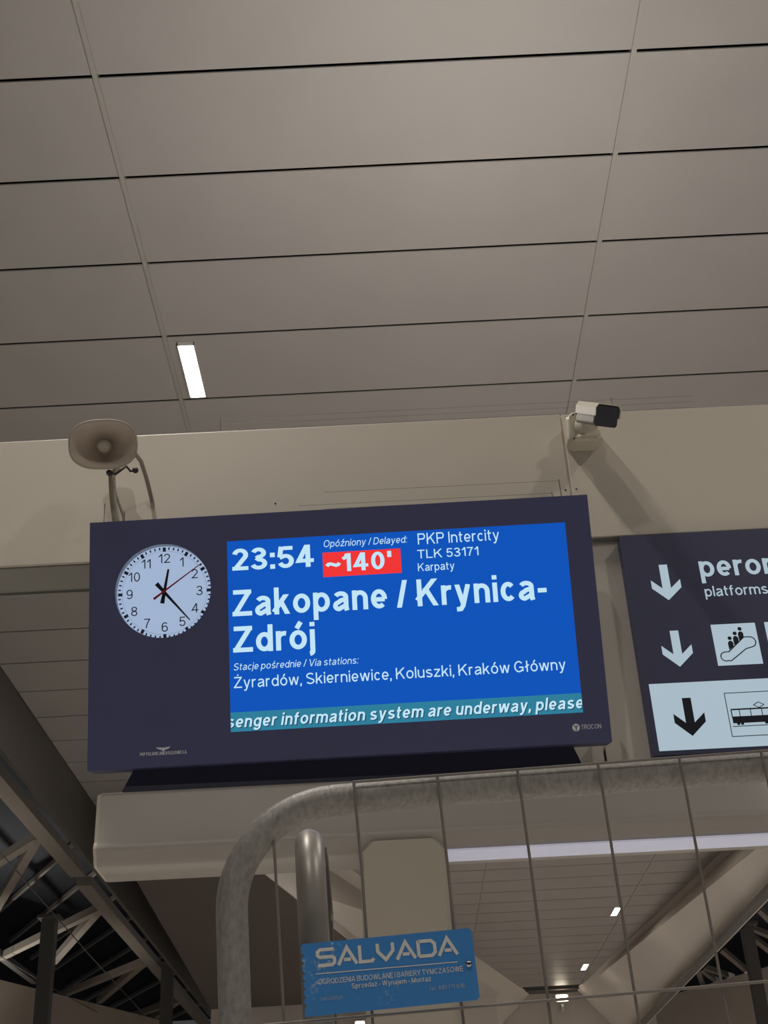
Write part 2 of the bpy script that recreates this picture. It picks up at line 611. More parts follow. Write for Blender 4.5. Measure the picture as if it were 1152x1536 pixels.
def text(mb, fr, body, u, v, cap, mt, width=None, wt=0.13, shear=0.0, off=0.001, align='L', gap=0.13, box=None, grow=0.0):
    """Writes body flat on the frame's plane, baseline (u, v), capital height cap, squeezed to width."""
    x = 0.0
    items = []
    for ch in body:
        W, st = glyph(ch, wt)
        items.append((x, st))
        x += W + (gap if ch != ' ' else 0.06)
    total = x - gap
    sx = (width / (total * cap)) if width else 1.0
    u0 = u - (total * cap * sx / 2 if align == 'C' else 0)
    k = 0
    for x0, st in items:
        for pts, closed, band in st:
            if band and len(pts) == 2:
                a, b = Vector(pts[0]), Vector(pts[1])
                d = (b - a).normalized() * wt
                pts = [tuple(a - d), tuple(b + d)]
            k += 1
            for q in stroke(pts, closed, wt + grow, 0.84 if wt > 0.15 else 0.92):
                if band:
                    q = clip(clip(q, 0, 1, band[1]), 0, -1, -band[0])
                q = [(u0 + (x0 + p[0] + shear * p[1]) * cap * sx, v + p[1] * cap) for p in q]
                if box:
                    q = clip(clip(clip(clip(q, 1, 0, box[2]), -1, 0, -box[0]), 0, 1, box[3]), 0, -1, -box[1])
                if len(q) >= 3:
                    mb.poly([fr @ Vector((p[0], p[1], off + (k % 5) * 0.00002)) for p in q], mt)

def flat(mb, fr, pts, mt, off=0.001):
    mb.poly([fr @ Vector((p[0], p[1], off)) for p in pts], mt)

def rect(u0, v0, u1, v1):
    return [(u0, v0), (u1, v0), (u1, v1), (u0, v1)]

def line(mb, fr, pts, wd, mt, off=0.001, closed=False):
    for q in stroke(pts, closed, wd):
        flat(mb, fr, q, mt, off)

def disc(cx, cy, r, n=24, ry=None):
    return arc(cx, cy, r, ry or r, 0, 360, n)[:-1]

# ================================================================== STRUCTURE
H = 8.0              # ceiling above the eye
b = MB(); b.box((-45, -25, -EYE - 0.2), (45, 12, -EYE), 'floor'); struct(b.build('floor'))
# beyond the gantry the stairs drop to the platforms
b = MB(); b.box((-45, 12.0, -6.2), (45, 75, -6), 'platform'); b.box((-45, 11.8, -6), (45, 12, -EYE - 0.2), 'platform'); struct(b.build('floor_platform'))

XJ = [-5.65, -1.975, 2.15, 6.02, 9.9]
def right_edge(y): return 7.54 + (y - 29.7) * (6.04 - 7.54) / 16.0
b = MB()
for r in range(-17, 37):
    y0, y1 = 6.883 + 1.0685 * r + 0.017, 6.883 + 1.0685 * (r + 1) - 0.017
    if y0 > 44.5:
        break
    for c in range(4):
        q = [(XJ[c] + 0.012, y0), (XJ[c + 1] - 0.012, y0), (XJ[c + 1] - 0.012, y1), (XJ[c] + 0.012, y1)]
        q = clip(q, 1, 1.5 / 16, 7.54 + 29.7 * 1.5 / 16)     # stops at the right-hand cladding
        if len(q) > 2:
            b.hexa([(p[0], p[1], H) for p in q], [(p[0], p[1], H + 0.012) for p in q], 'panel')
ceil = struct(b.build('ceiling'))
ceil['_base'] = [0, 0, -EYE]
b = MB(); b.box((-5.9, -11.6, H + 0.07), (9.9, 44.5, H + 0.1), 'void'); b.build('backing', ceil)
for x in XJ[1:4]:
    b = MB(); b.box((x - 0.02, -11.5, H - 0.018), (x + 0.02, 44.4, H + 0.07), 'batten'); b.build('batten', ceil)

# cladding walls around the ceiling
b = MB()
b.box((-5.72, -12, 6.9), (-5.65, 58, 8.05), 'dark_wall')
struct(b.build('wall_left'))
b = MB()
inn = [(7.67, 14, 6.4), (7.44, 46.4, 6.4), (right_edge(46.4), 46.4, 8.05), (right_edge(14), 14, 8.05)]
b.hexa(inn, [(p[0] + 0.25, p[1], p[2]) for p in inn], 'white_wall')
wr = struct(b.build('wall_right'))
b = MB(); b.bar((7.66, 14, 6.36), (7.46, 46.4, 6.36), 0.2, 0.1, 'dark_steel'); struct(b.build('trim_right'))
b = MB()
mid = [(-2.36, 23.7, 6.4), (0.6, 37.0, 6.4), (2.65, 46.6, 6.4), (4.42, 46.6, 8.02), (1.38, 37.0, 8.02), (-2.9, 23.7, 8.02)]
for a4 in ((0, 1, 4, 5), (1, 2, 3, 4)):
    q = [mid[i] for i in a4]
    b.hexa(q, [(p[0] - 0.2, p[1] + 0.06, p[2]) for p in q], 'white_wall')
struct(b.build('wall_middle'))
b = MB(); b.hexa([(-4.68, 23.75, 6.385), (-2.37, 23.75, 6.385), (0.59, 37, 6.385), (-5.1, 37, 6.385)],
                 [(-4.68, 23.75, 6.45), (-2.37, 23.75, 6.45), (0.59, 37, 6.45), (-5.1, 37, 6.45)], 'soffit')
b.box((-4.68, 23.72, 6.45), (-2.75, 23.9, 7.98), 'soffit')
struct(b.build('trim_soffit'))
b = MB(); b.box((-5.1, 37.05, -6), (2.6, 37.3, 6.39), 'white_wall'); struct(b.build('wall_back'))
b = MB(); b.box((2.2, 46.7, 3.0), (8.6, 46.95, 8.0), 'white_wall'); struct(b.build('wall_far'))
b = MB(); b.box((2.2, 46.0, 8.0), (8.2, 46.9, 8.12), 'dark_wall'); struct(b.build('trim_far'))

# halls beyond: dark roof decks and their walls
def run(o, d, s, z): return (o[0] + d[0] * s, o[1] + d[1] * s, z)
b = MB(); b.box((-45, -5, 11.6), (-5.95, 70, 11.75), 'deck')
struct(b.build('ceiling_left'))
b = MB(); b.box((9.0, -5, 11.6), (45, 75, 11.75), 'deck'); struct(b.build('ceiling_right'))
b = MB()
p0, p1 = Vector((-20, 24.9, 0)), Vector((-4.6, 62.1, 0))
b.hexa([(p0.x, p0.y, -6), (p1.x, p1.y, -6), (p1.x, p1.y, 8.6), (p0.x, p0.y, 8.6)],
       [(p0.x - .3, p0.y + .1, -6), (p1.x - .3, p1.y + .1, -6), (p1.x - .3, p1.y + .1, 8.6), (p0.x - .3, p0.y + .1, 8.6)], 'hall_wall')
struct(b.build('wall_hall_left'))
b = MB()
p0, p1 = Vector((8.2, 55.6, 0)), Vector((26, 23.2, 0))
b.hexa([(p0.x, p0.y, -6), (p1.x, p1.y, -6), (p1.x, p1.y, 8.6), (p0.x, p0.y, 8.6)],
       [(p0.x + .3, p0.y + .1, -6), (p1.x + .3, p1.y + .1, -6), (p1.x + .3, p1.y + .1, 8.6), (p0.x + .3, p0.y + .1, 8.6)], 'hall_wall')
struct(b.build('wall_hall_right'))

# ================================================================== ROOF STEEL OF THE HALLS
t = thing('roof_truss', (-7.6, 30, 8.5), 'pale steel roof truss with fanned struts in the dark hall at left', 'truss')
b = MB(); b.bar((-7.55, 18, 8.6), (-7.5, 31.0, 8.6), 0.36, 0.22, 'steel'); b.build('bottom_chord', t)
b = MB(); b.bar((-7.5, 31.6, 8.55), (-7.45, 56, 8.55), 0.36, 0.22, 'steel'); b.build('bottom_chord', t)
for ny in (21.5, 28.0, 34.5, 41.2, 47.8):
    for ex, ey in ((-4.0, 5.5), (-2.7, 6.4)):
        b = MB(); b.bar((-7.7, ny, 8.62), (-7.7 + ex * 1.05, ny + ey * 1.05, 8.75), 0.2, 0.2, 'steel'); b.build('strut', t)
b = MB(); b.bar((-12.0, 22, 8.75), (-11.8, 44, 8.75), 0.2, 0.2, 'dark_steel'); b.build('outer_chord', t)
for k, yy in enumerate((24.5, 27.6, 30.7, 33.6, 36.9, 40.2, 43.6, 47.2, 51)):
    b = MB(); b.bar((-7.0, yy + 9.5, 11.45), (-14.5, yy + 22.5, 11.45), 0.1, 0.14, 'steel')
    o = b.build('roof_purlin')
    solo(o, 'thin pale purlin under the dark hall roof at left, %s from the display' %
         ('first', 'second', 'third', 'fourth', 'fifth', 'sixth', 'seventh', 'eighth', 'ninth')[k], 'purlin', 'purlins under the left hall roof')
# small brackets in the shadow strip between cladding and truss
for k in range(11):
    yy = 19.6 + k * 1.75 + (k % 3) * 0.15
    b = MB(); b.box((-6.75, yy, 8.62), (-6.25, yy + 0.12 + 0.1 * (k % 2), 8.72), 'lamp_body')
    o = b.build('roof_clip')
    solo(o, 'small pale clip in the dark gap along the truss in the left hall', 'clip', 'clips along the left truss')
for (x, y, zt, wd, lb) in ((-9.15, 35.1, 8.6, 0.36, 'dark steel column under the truss at the far left edge'),
                           (-7.0, 41.1, 8.5, 0.34, 'dark steel column under the truss nearer the galvanised fence post')):
    b = MB(); b.box((x - wd / 2, y - wd / 2, -6), (x + wd / 2, y + wd / 2, zt), 'dark_steel')
    b.box((x - wd * .8, y - wd * .8, zt - 0.08), (x + wd * .8, y + wd * .8, zt), 'dark_steel')
    solo(b.build('steel_column'), lb, 'column')
for k, (a0_, a1_) in enumerate((((-8.2, 26.6, 8.0), (-8.6, 46.5, 7.9)), ((-11.4, 38.7, 8.4), (-10.5, 47.5, 8.3)))):
    b = MB()
    b.tube([a0_, [(a0_[i] + a1_[i]) / 2 - (0.05 if i == 2 else 0) for i in range(3)], a1_], 0.014, 'dark_steel', 6)
    solo(b.build('overhead_cable'), ('long thin cable crossing below the struts in the left hall',
                                     'short thin cable low at the left edge above the hall wall')[k], 'cable')
t = thing('roof_truss', (10.2, 45, 8.5), 'fan of steel roof struts in the dark hall at right', 'truss')
b = MB(); b.bar((10.3, 30, 8.9), (10.35, 52, 8.9), 0.16, 0.16, 'dark_steel'); b.build('bottom_chord', t)
for q0, q1 in (((10.25, 38.3), (13.0, 44.4)), ((10.5, 41.0), (12.8, 44.4)), ((10.5, 41.3), (13.4, 47.4)), ((10.4, 44.1), (13.4, 51.0)),
               ((10.4, 47.3), (12.2, 49.95)), ((10.4, 47.4), (12.0, 51.2)), ((10.4, 47.5), (11.6, 52.2))):
    b = MB(); b.bar((q0[0], q0[1], 8.8), (q1[0], q1[1], 8.8), 0.17, 0.17, 'steel'); b.build('strut', t)
b = MB(); b.box((10.44, 40.55, -6), (10.78, 40.89, 8.7), 'dark_steel'); b.box((10.3, 40.4, 8.6), (10.9, 41, 8.7), 'dark_steel')
solo(b.build('steel_column'), 'dark steel column at the right edge, beyond the pale cladding', 'column')

# ================================================================== LAMPS
def area_light(t, c, size, watts, spread, up=False, tilt=0):
    ld = bpy.data.lights.new('lamp_light', 'AREA')
    ld.shape = 'RECTANGLE'
    ld.size, ld.size_y = size
    ld.energy = watts
    ld.spread = math.radians(spread)
    ld.color = (1.0, 0.955, 0.885)
    o = bpy.data.objects.new('lamp_light', ld)
    COL.objects.link(o)
    o.parent = t
    o.location = Vector(c) - Vector(t['_base'])
    if up:
        o.rotation_euler = (math.pi - math.radians(tilt), 0, 0)
def lamp(x, y, label, watts=LAMP_W, spread=150):
    t = thing('ceiling_lamp', (x, y, H), label, 'lamp', 'linear lamps in the ceiling')
    b = MB()
    for lo, hi in (((-.085, -.45), (-.076, .45)), ((.076, -.45), (.085, .45)), ((-.085, -.45), (.085, -.436)), ((-.085, .436), (.085, .45))):
        b.box((x + lo[0], y + lo[1], H - 0.035), (x + hi[0], y + hi[1], H), 'lamp_body')
    b.build('housing', t)
    b = MB(); b.box((x - .076, y - .436, H - 0.03), (x + .076, y + .436, H - 0.004), 'lamp'); b.build('diffuser', t)
    area_light(t, (x, y, H - 0.04), (0.15, 0.87), watts, spread)
lamp(-1.786, 10.64, 'bright linear ceiling lamp above the horn loudspeaker and clock')
lamp(-1.786, 3.44, 'linear ceiling lamp high in front of the display, above the picture')
lamp(-1.786, -3.76, 'linear ceiling lamp behind the camera in the left row')
lamp(-1.786, 17.84, 'linear ceiling lamp hidden behind the departure display', 70, 178)
lamp(5.8, 35.1, 'larger looking of the two small linear lamps beneath the beam at right', FAR_W, 88)
lamp(5.8, 42.3, 'smaller and lower linear lamp beneath the beam at right', FAR_W, 88)
lamp(5.8, 27.9, 'linear ceiling lamp of the right row hidden behind the gantry beam', FAR_W, 88)
lamp(1.9, 24.9, 'added linear lamp hidden behind the gantry beam, brightening the middle wall', 100.0, 172)  # unseen lamp added to brighten the pale middle wall
lamp(5.8, 20.7, 'linear ceiling lamp of the right row hidden behind the dark direction sign', FAR_W, 88)
lamp(5.8, 13.5, 'linear ceiling lamp of the right row, right of the picture')
lamp(5.8, 6.3, 'linear ceiling lamp of the right row, above right of the picture')
lamp(5.8, -0.9, 'linear ceiling lamp of the right row beside the camera')

def wall_lamp(c, label, back, k=1.0):
    t = thing('wall_lamp', c, label, 'lamp')
    b = MB(); b.box((c[0] - .22 * k, c[1], c[2] - .1), (c[0] + .22 * k, c[1] + .12, c[2] + .14 * k), 'lamp_body')
    b.box((c[0] - .04, c[1] + .05, c[2] - .35), (c[0] + .04, back, c[2] - .27), 'lamp_body')
    b.box((c[0] - .04, c[1] + .05, c[2] - .3), (c[0] + .04, c[1] + .12, c[2] + .05), 'lamp_body'); b.build('housing', t)
    b = MB(); b.box((c[0] - .17 * k, c[1] - .03, c[2] - .07), (c[0] + .17 * k, c[1], c[2] + .1 * k), 'wall_lamp'); b.build('diffuser', t)
wall_lamp((5.45, 46.2, 7.73), 'small bright lamp on a bracket at the far end of the ceiling', 46.7)
wall_lamp((-1.09, 36.7, 5.76), 'small warm lamp on the pale wall below the blue plate', 37.05, 0.6)
def hall_fill(c, label):  # unseen uplights added to brighten the dark halls
    t = thing('fill_uplight', c, label, 'lamp', 'added uplights for the dark halls')
    b = MB(); b.box((c[0] - .3, c[1] - .3, c[2] - .2), (c[0] + .3, c[1] + .3, c[2]), 'lamp_body')
    b.box((c[0] - .06, c[1] - .06, -6), (c[0] + .06, c[1] + .06, c[2] - .2), 'dark_steel'); b.build('housing', t)
    b = MB(); b.box((c[0] - .26, c[1] - .26, c[2]), (c[0] + .26, c[1] + .26, c[2] + .02), 'wall_lamp'); b.build('diffuser', t)
    area_light(t, (c[0], c[1], c[2] + .03), (.5, .5), HALL_FILL_W, 92, True)
t = thing('fill_uplight', (0.7, 5.0, 3.0), 'added uplight hidden behind the gantry header, brightening the ceiling', 'lamp')  # unseen fixture added to make the bright patch on the ceiling
b = MB(); b.box((0.4, 4.9, 2.98), (1.0, 5.1, 3.08), 'lamp_body'); b.box((0.65, 4.842, 2.9), (0.75, 4.95, 2.98), 'lamp_body'); b.build('housing', t)
b = MB(); b.box((0.43, 4.92, 3.08), (0.97, 5.08, 3.09), 'wall_lamp'); b.build('diffuser', t)
area_light(t, (0.85, 5.0, 3.10), (.5, .14), CEIL_FILL_W, 104, True, 30)
hall_fill((-13, 26, 2.0), 'added hall uplight beyond the left edge, nearer the camera')
hall_fill((-13, 38, 2.0), 'added hall uplight below the left truss, out of view')
hall_fill((16, 34, 2.0), 'added hall uplight beyond the right edge, nearer the camera')
hall_fill((15, 46, 2.0), 'added hall uplight below the right struts, out of view')

# ================================================================== GANTRY
g = thing('sign_gantry', (0.04, 4.58, -EYE), 'cream metal gantry carrying the display and the direction sign', 'gantry')
b = MB(); b.box((-6, 4.6, 2.522), (0.803, 4.84, 3.126), 'fascia'); b.box((0.811, 4.6, 2.522), (6, 4.84, 3.126), 'fascia')
b.box((0.80, 4.606, 2.53), (0.815, 4.7, 3.12), 'fascia'); b.build('header_panel', g, 0.004)
b = MB(); b.box((-6, 4.61, 2.515), (6, 4.82, 2.523), 'under_shade'); b.box((-6, 4.82, 2.505), (6, 4.845, 2.523), 'under_shade'); b.build('underside_shade', g)  # shade under the header, put in as a darker grey skin
b = MB(); b.box((-0.85, 4.63, 1.5), (6, 4.8, 2.52), 'infill'); b.build('infill_panel', g)
# crossbeam: rounded sheet cover, profile in (y, z)
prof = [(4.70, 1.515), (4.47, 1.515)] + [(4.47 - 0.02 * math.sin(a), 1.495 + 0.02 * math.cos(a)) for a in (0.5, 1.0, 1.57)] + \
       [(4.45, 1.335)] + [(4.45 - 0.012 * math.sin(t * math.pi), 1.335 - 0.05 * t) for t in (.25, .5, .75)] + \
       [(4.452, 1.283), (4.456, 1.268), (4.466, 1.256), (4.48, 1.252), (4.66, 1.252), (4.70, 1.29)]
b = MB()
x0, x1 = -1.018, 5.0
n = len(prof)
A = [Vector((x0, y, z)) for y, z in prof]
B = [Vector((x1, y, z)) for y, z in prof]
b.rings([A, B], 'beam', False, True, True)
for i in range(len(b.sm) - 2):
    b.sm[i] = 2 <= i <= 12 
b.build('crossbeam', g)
b = MB(); A2 = [Vector((x0 - 0.012, 4.58 + (y - 4.58) * .97, 1.385 + (z - 1.385) * .97)) for y, z in prof]
b.rings([A, A2], 'fascia', False, True, True); b.build('end_cap', g)
b = MB(); b.box((0.183, 4.462, 1.246), (5.0, 4.60, 1.2525), 'strip'); o = b.build('underside_glow', g)  # underside made to glow in place of light reaching it from below
o['label'] = 'bluish glow painted along the underside'
M['post'] = mat('post_sheet', (178, 168, 153), 0.45, noise=0.03, scale=2.0)
# post with chamfered head and softly rounded edges
b = MB()
hw, z1 = 0.147, 1.285
cxp = 0.036
for zz0, zz1, cc in ((-EYE, z1 - 0.04, 0), (z1 - 0.04, z1, 1)):
    w0, w1 = hw, hw - (0.035 if cc else 0)
    def ring(z, q): return [Vector((cxp + a * q if abs(a) == 1 else cxp + math.copysign(q - .012, a), y, z)) for a, y in
                            ((-.9, 4.43), (.9, 4.43), (1, 4.442), (1, 4.70), (-1, 4.70), (-1, 4.442))]
    b.rings([ring(zz0, w0), ring(zz1, w1)], 'post', False, not cc, bool(cc))
b.build('post', g)
# cable trunk between display and infill
b = MB(); b.box((0.755, 4.585, 1.516), (0.79, 4.629, 1.66), 'infill'); b.box((0.80, 4.58, 1.516), (0.855, 4.629, 1.7), 'infill'); b.build('cable_trunk', g)

# ================================================================== DEPARTURE DISPLAY
BL = Vector((-1.0661, 4.4324, 1.5882)); BU = Vector((0.7958, 4.4076, 1.5893)) - BL
BV = Vector((-1.0696, 4.209, 2.476)) - BL
FB = frame(BL, BU, (BV - BU.normalized() * BV.dot(BU.normalized())))
BW, BH = 1.862, 0.9155
d = thing('departure_display', (-0.14, 4.5, 1.52), 'navy station departure display with round clock and blue screen', 'display')
ccx, ccy, cr = 0.2722, 0.6402, 0.1765
b = MB()
bm = bmesh.new()
ev = []
for loop in (rect(0, 0, BW, BH), disc(ccx, ccy, cr, 64)):
    vs = [bm.verts.new((p[0], p[1], 0)) for p in loop]
    ev += [bm.edges.new((vs[i], vs[(i + 1) % len(vs)])) for i in range(len(vs))]
bmesh.ops.triangle_fill(bm, use_beauty=True, use_dissolve=False, edges=ev)
bm.verts.index_update()
b.add([FB @ v.co for v in bm.verts], [[v.index for v in f.verts] for f in bm.faces], 'navy')
bm.free()
dep = -0.13
c4 = rect(0, 0, BW, BH)
for i in range(4):
    p, q = c4[i], c4[(i + 1) % 4]
    b.poly([FB @ Vector(k) for k in ((p[0], p[1], 0), (q[0], q[1], 0), (q[0], q[1], dep), (p[0], p[1], dep))], 'navy')
b.poly([FB @ Vector((p[0], p[1], dep)) for p in c4], 'navy')
# fine print on the housing
text(b, FB, 'PKP POLSKIE LINIE KOLEJOWE S.A.', 0.187, 0.0420, 0.0115, 'print', 0.168, 0.2, gap=0.16, off=0.0008)
for sgn in (-1, 1):
    for k in range(3):
        flat(b, FB, [(0.2702 + sgn * 0.004, 0.0585 + k * 0.0032), (0.2702 + sgn * 0.004, 0.0612 + k * 0.0032),
                     (0.2702 + sgn * (0.021 + 0.003 * k) / 1.0, 0.0648 + k * 0.0022), (0.2702 + sgn * (0.017 + 0.003 * k), 0.0625 + k * 0.0020)], 'print', 0.0008)
flat(b, FB, disc(0.2702, 0.0635, 0.0042, 14), 'print', 0.0009)
flat(b, FB, [(0.2660, 0.0555), (0.2744, 0.0555), (0.2756, 0.0605), (0.2648, 0.0605)], 'print', 0.0009)
flat(b, FB, disc(1.7395, 0.0563, 0.0135, 24), 'print', 0.0008)
line(b, FB, [(1.7395, 0.0445), (1.7395, 0.0562), (1.7325, 0.0640)], 0.0034, 'navy', 0.0011)
line(b, FB, [(1.7395, 0.0562), (1.7465, 0.0640)], 0.0034, 'navy', 0.00115)
text(b, FB, 'TROCON', 1.7575, 0.0490, 0.0160, 'print', 0.0710, 0.13, off=0.0008, gap=0.12)
b.build('housing', d, fix=False)
# recess rim + dial
b = MB()
b.rings([[FB @ Vector((p[0], p[1], z)) for p in disc(ccx, ccy, cr, 64)] for z in (0, -0.035)], 'rim', True)
b.build('clock_rim', d)
zd = -0.034
b = MB()
flat(b, FB, disc(ccx, ccy, cr, 64), 'dial', zd)
for k in range(60):
    a = math.radians(90 - 6 * k)
    ln, wd = (0.0165, 0.0115) if k % 5 == 0 else (0.0095, 0.0055)
    rc = 0.1645 if k % 5 == 0 else 0.1680
    e, q = Vector((math.cos(a), math.sin(a))), Vector((-math.sin(a), math.cos(a)))
    c = Vector((ccx, ccy)) + e * rc
    flat(b, FB, [tuple(c + e * i * ln / 2 + q * j * wd / 2) for i, j in ((-1, -1), (1, -1), (1, 1), (-1, 1))], 'ink', zd + 0.0007)
line(b, FB, disc(ccx, ccy, 0.1575, 64), 0.0008, 'rim', zd + 0.0006, True)
for k in range(1, 13):
    a = math.radians(90 - 30 * k)
    s_ = str(k)
    text(b, FB, s_, ccx + math.cos(a) * 0.130 - (0.003 if k == 11 else 0), ccy + math.sin(a) * 0.130 - 0.0175, 0.035, 'ink', None, 0.118, off=zd + 0.0007, align='C', gap=0.17)
face = b.build('clock_face', d, fix=False)
def hand(name, deg, ln, tail, w0, w1, wt, mt, z):
    a = math.radians(90 - deg)
    e, q = Vector((math.cos(a), math.sin(a))), Vector((-math.sin(a), math.cos(a)))
    c = Vector((ccx, ccy))
    out = [c + e * ln + q * w1 / 2, c + q * w0 / 2, c - e * tail + q * wt / 2, c - e * tail - q * wt / 2, c - q * w0 / 2, c + e * ln - q * w1 / 2]
    b = MB()
    b.hexa([FB @ Vector((p.x, p.y, z)) for p in out], [FB @ Vector((p.x, p.y, z + 0.0015)) for p in out], mt)
    b.hexa([FB @ Vector((p[0], p[1], z)) for p in disc(ccx, ccy, 0.007, 16)], [FB @ Vector((p[0], p[1], z + 0.0018)) for p in disc(ccx, ccy, 0.007, 16)], mt)
    b.build(name, face)
hand('hour_hand', 10.5, 0.088, 0.043, 0.0115, 0.0072, 0.016, 'hand', zd + 0.006)
hand('minute_hand', 139.6, 0.146, 0.043, 0.0115, 0.0040, 0.016, 'hand', zd + 0.011)
hand('second_hand', 54.6, 0.170, 0.046, 0.0062, 0.0030, 0.0090, 'red_hand', zd + 0.016)
# plinth under the housing
b = MB()
b.hexa([(-0.90, 4.50, 1.64), (0.66, 4.50, 1.64), (0.70, 4.485, 1.515), (-0.955, 4.485, 1.515)],
       [(-0.90, 4.62, 1.64), (0.66, 4.62, 1.64), (0.70, 4.62, 1.515), (-0.955, 4.62, 1.515)], 'plinth')
b.build('plinth', d)
# screen
SC = (0.5118, 0.1085, 1.7694, 0.8130)
b = MB()
flat(b, FB, rect(*SC), 'screen', 0.0006)
flat(b, FB, rect(SC[0], SC[1], SC[2], 0.1778), 'screen_band', 0.0009)
flat(b, FB, rect(0.8650, 0.6560, 1.1536, 0.7487), 'screen_red', 0.0009)
T = 'screen_text'
text(b, FB, '23:54', 0.530, 0.6985, 0.0845, T, 0.302, 0.20, gap=0.12, off=0.0012)
text(b, FB, 'Opóźniony / Delayed:', 0.869, 0.7695, 0.0265, T, 0.309, 0.12, 0.2, gap=0.15, off=0.0012)
text(b, FB, '~140\'', 0.878, 0.6735, 0.0680, T, 0.241, 0.20, gap=0.15, off=0.0012)
text(b, FB, 'PKP Intercity', 1.220, 0.7595, 0.0425, T, 0.302, 0.125, gap=0.15, off=0.0012)
text(b, FB, 'TLK 53171', 1.2155, 0.7060, 0.0330, T, 0.2255, 0.13, gap=0.16, off=0.0012)
text(b, FB, 'Karpaty', 1.2145, 0.6580, 0.0300, T, 0.1345, 0.13, gap=0.14, off=0.0012)
text(b, FB, 'Zakopane / Krynica-', 0.527, 0.5265, 0.1005, T, 1.152, 0.195, gap=0.125, off=0.0012)
text(b, FB, 'Zdrój', 0.5265, 0.3925, 0.0985, T, 0.2985, 0.20, gap=0.125, off=0.0012)
text(b, FB, 'Stacje pośrednie / Via stations:', 0.5254, 0.3290, 0.0255, T, 0.451, 0.12, 0.2, gap=0.15, off=0.0012)
text(b, FB, 'Żyrardów, Skierniewice, Koluszki, Kraków Główny', 0.5264, 0.2645, 0.0405, T, 1.1965, 0.125, gap=0.145, off=0.0012)
tick = dict(gap=0.15, box=(SC[0] + .001, SC[1] + .001, SC[2] - .001, 0.1778))
text(b, FB, 'senger information system are underway, please', 0.4995, 0.1205, 0.0440, 'screen_shadow', 1.2740, 0.19, 0.2, off=0.0010, **tick)
text(b, FB, 'senger information system are underway, please', 0.4965, 0.1235, 0.0440, T, 1.2740, 0.18, 0.2, off=0.0013, **tick)
b.build('screen', d, fix=False)

# ================================================================== DIRECTION SIGN
FN = frame((0, 4.56, 0), (1, 0, 0), (0, 0, 1))
s = thing('direction_sign', (1.75, 4.6, 1.59), 'dark navy platform direction sign with white arrows and tram pictogram', 'sign')
b = MB(); b.box((0.969, 4.561, 1.581), (2.6, 4.628, 2.500), 'navy_sign'); b.build('housing', s, 0.003)
b = MB()
W_ = 'sign_lit'
flat(b, FN, rect(0.9897, 1.5985, 2.58, 1.8615), W_, 0.0)
def down_arrow(cx, top, tip, mt, off):
    flat(b, FN, [(cx - .0165, top), (cx - .0165, tip + .052), (cx + .0165, tip + .052), (cx + .0165, top)], mt, off)
    flat(b, FN, [(cx - .0165, tip + .052), (cx - .0575, tip + .0895), (cx - .0575, tip + .0535), (cx, tip)], mt, off)
    flat(b, FN, [(cx + .0165, tip + .052), (cx - .0165, tip + .052), (cx, tip)], mt, off)
    flat(b, FN, [(cx + .0165, tip + .052), (cx, tip), (cx + .0575, tip + .0535), (cx + .0575, tip + .0895)], mt, off)
down_arrow(1.1195, 2.3616, 2.2055, W_, 0.0)
down_arrow(1.1180, 2.0754, 1.9255, W_, 0.0)
down_arrow(1.1200, 1.7995, 1.6500, 'sign_ink', 0.0005)
text(b, FN, 'perony', 1.2602, 2.2985, 0.0955, W_, 0.372, 0.19, off=0.0, gap=0.12)
text(b, FN, 'platforms', 1.2638, 2.2128, 0.0450, W_, 0.2460, 0.145, off=0.0, gap=0.13)
flat(b, FN, rect(1.2615, 1.9212, 1.4318, 2.0921), W_, 0.0)
flat(b, FN, rect(1.4672, 1.9212, 1.6375, 2.0921), W_, 0.0)
I = 'sign_ink'
line(b, FN, arc(1.2965, 1.9575, .0185, .0185, 100, 290, 10) + arc(1.3155, 1.9395, .0001, .0001, -80, -45, 3) + [(1.3790, 1.9855)] +
     arc(1.3990, 2.0125, .0215, .0215, -65, 95, 10) + arc(1.3790, 2.0345, .0001, .0001, 100, 125, 3) + [(1.3120, 1.9765)], .0042, I, 0.0006, True)
for (px, pz) in ((1.3245, 1.992), (1.3470, 2.011), (1.3690, 2.029)):
    flat(b, FN, disc(px, pz + .0400, .0078, 16), I, 0.0006)
    flat(b, FN, [(px - .0095, pz - .009), (px + .0095, pz + .006)] + arc(px, pz + .0165, .0105, .0130, 0, 180, 8), I, 0.0006)
line(b, FN, rect(1.2640, 1.6400, 1.5250, 1.8100), .0030, I, 0.0005, True)
line(b, FN, [(1.2720, 1.6785), (1.5170, 1.6785)], .0030, I, 0.0005)
flat(b, FN, rect(1.2765, 1.6905, 1.5130, 1.7155), I, 0.0005)
line(b, FN, rect(1.2775, 1.7150, 1.5120, 1.7435), .0040, I, 0.0006, True)
line(b, FN, [(1.2765, 1.7455), (1.5130, 1.7455)], .0034, I, 0.0007)
for k in range(1, 6):
    line(b, FN, [(1.2775 + k * .0415 - .012, 1.7150), (1.2775 + k * .0415 - .012, 1.7435)], .0030, I, 0.0007)
for wx in (1.2960, 1.3100, 1.3990, 1.4110, 1.4830, 1.4960):
    flat(b, FN, disc(wx, 1.6885, .0062, 14), I, 0.0008)
line(b, FN, [(1.3640, 1.7585), (1.3830, 1.7470), (1.4020, 1.7585), (1.3830, 1.7695)], .0030, I, 0.0006, True)
b.build('lit_symbols', s, fix=False)

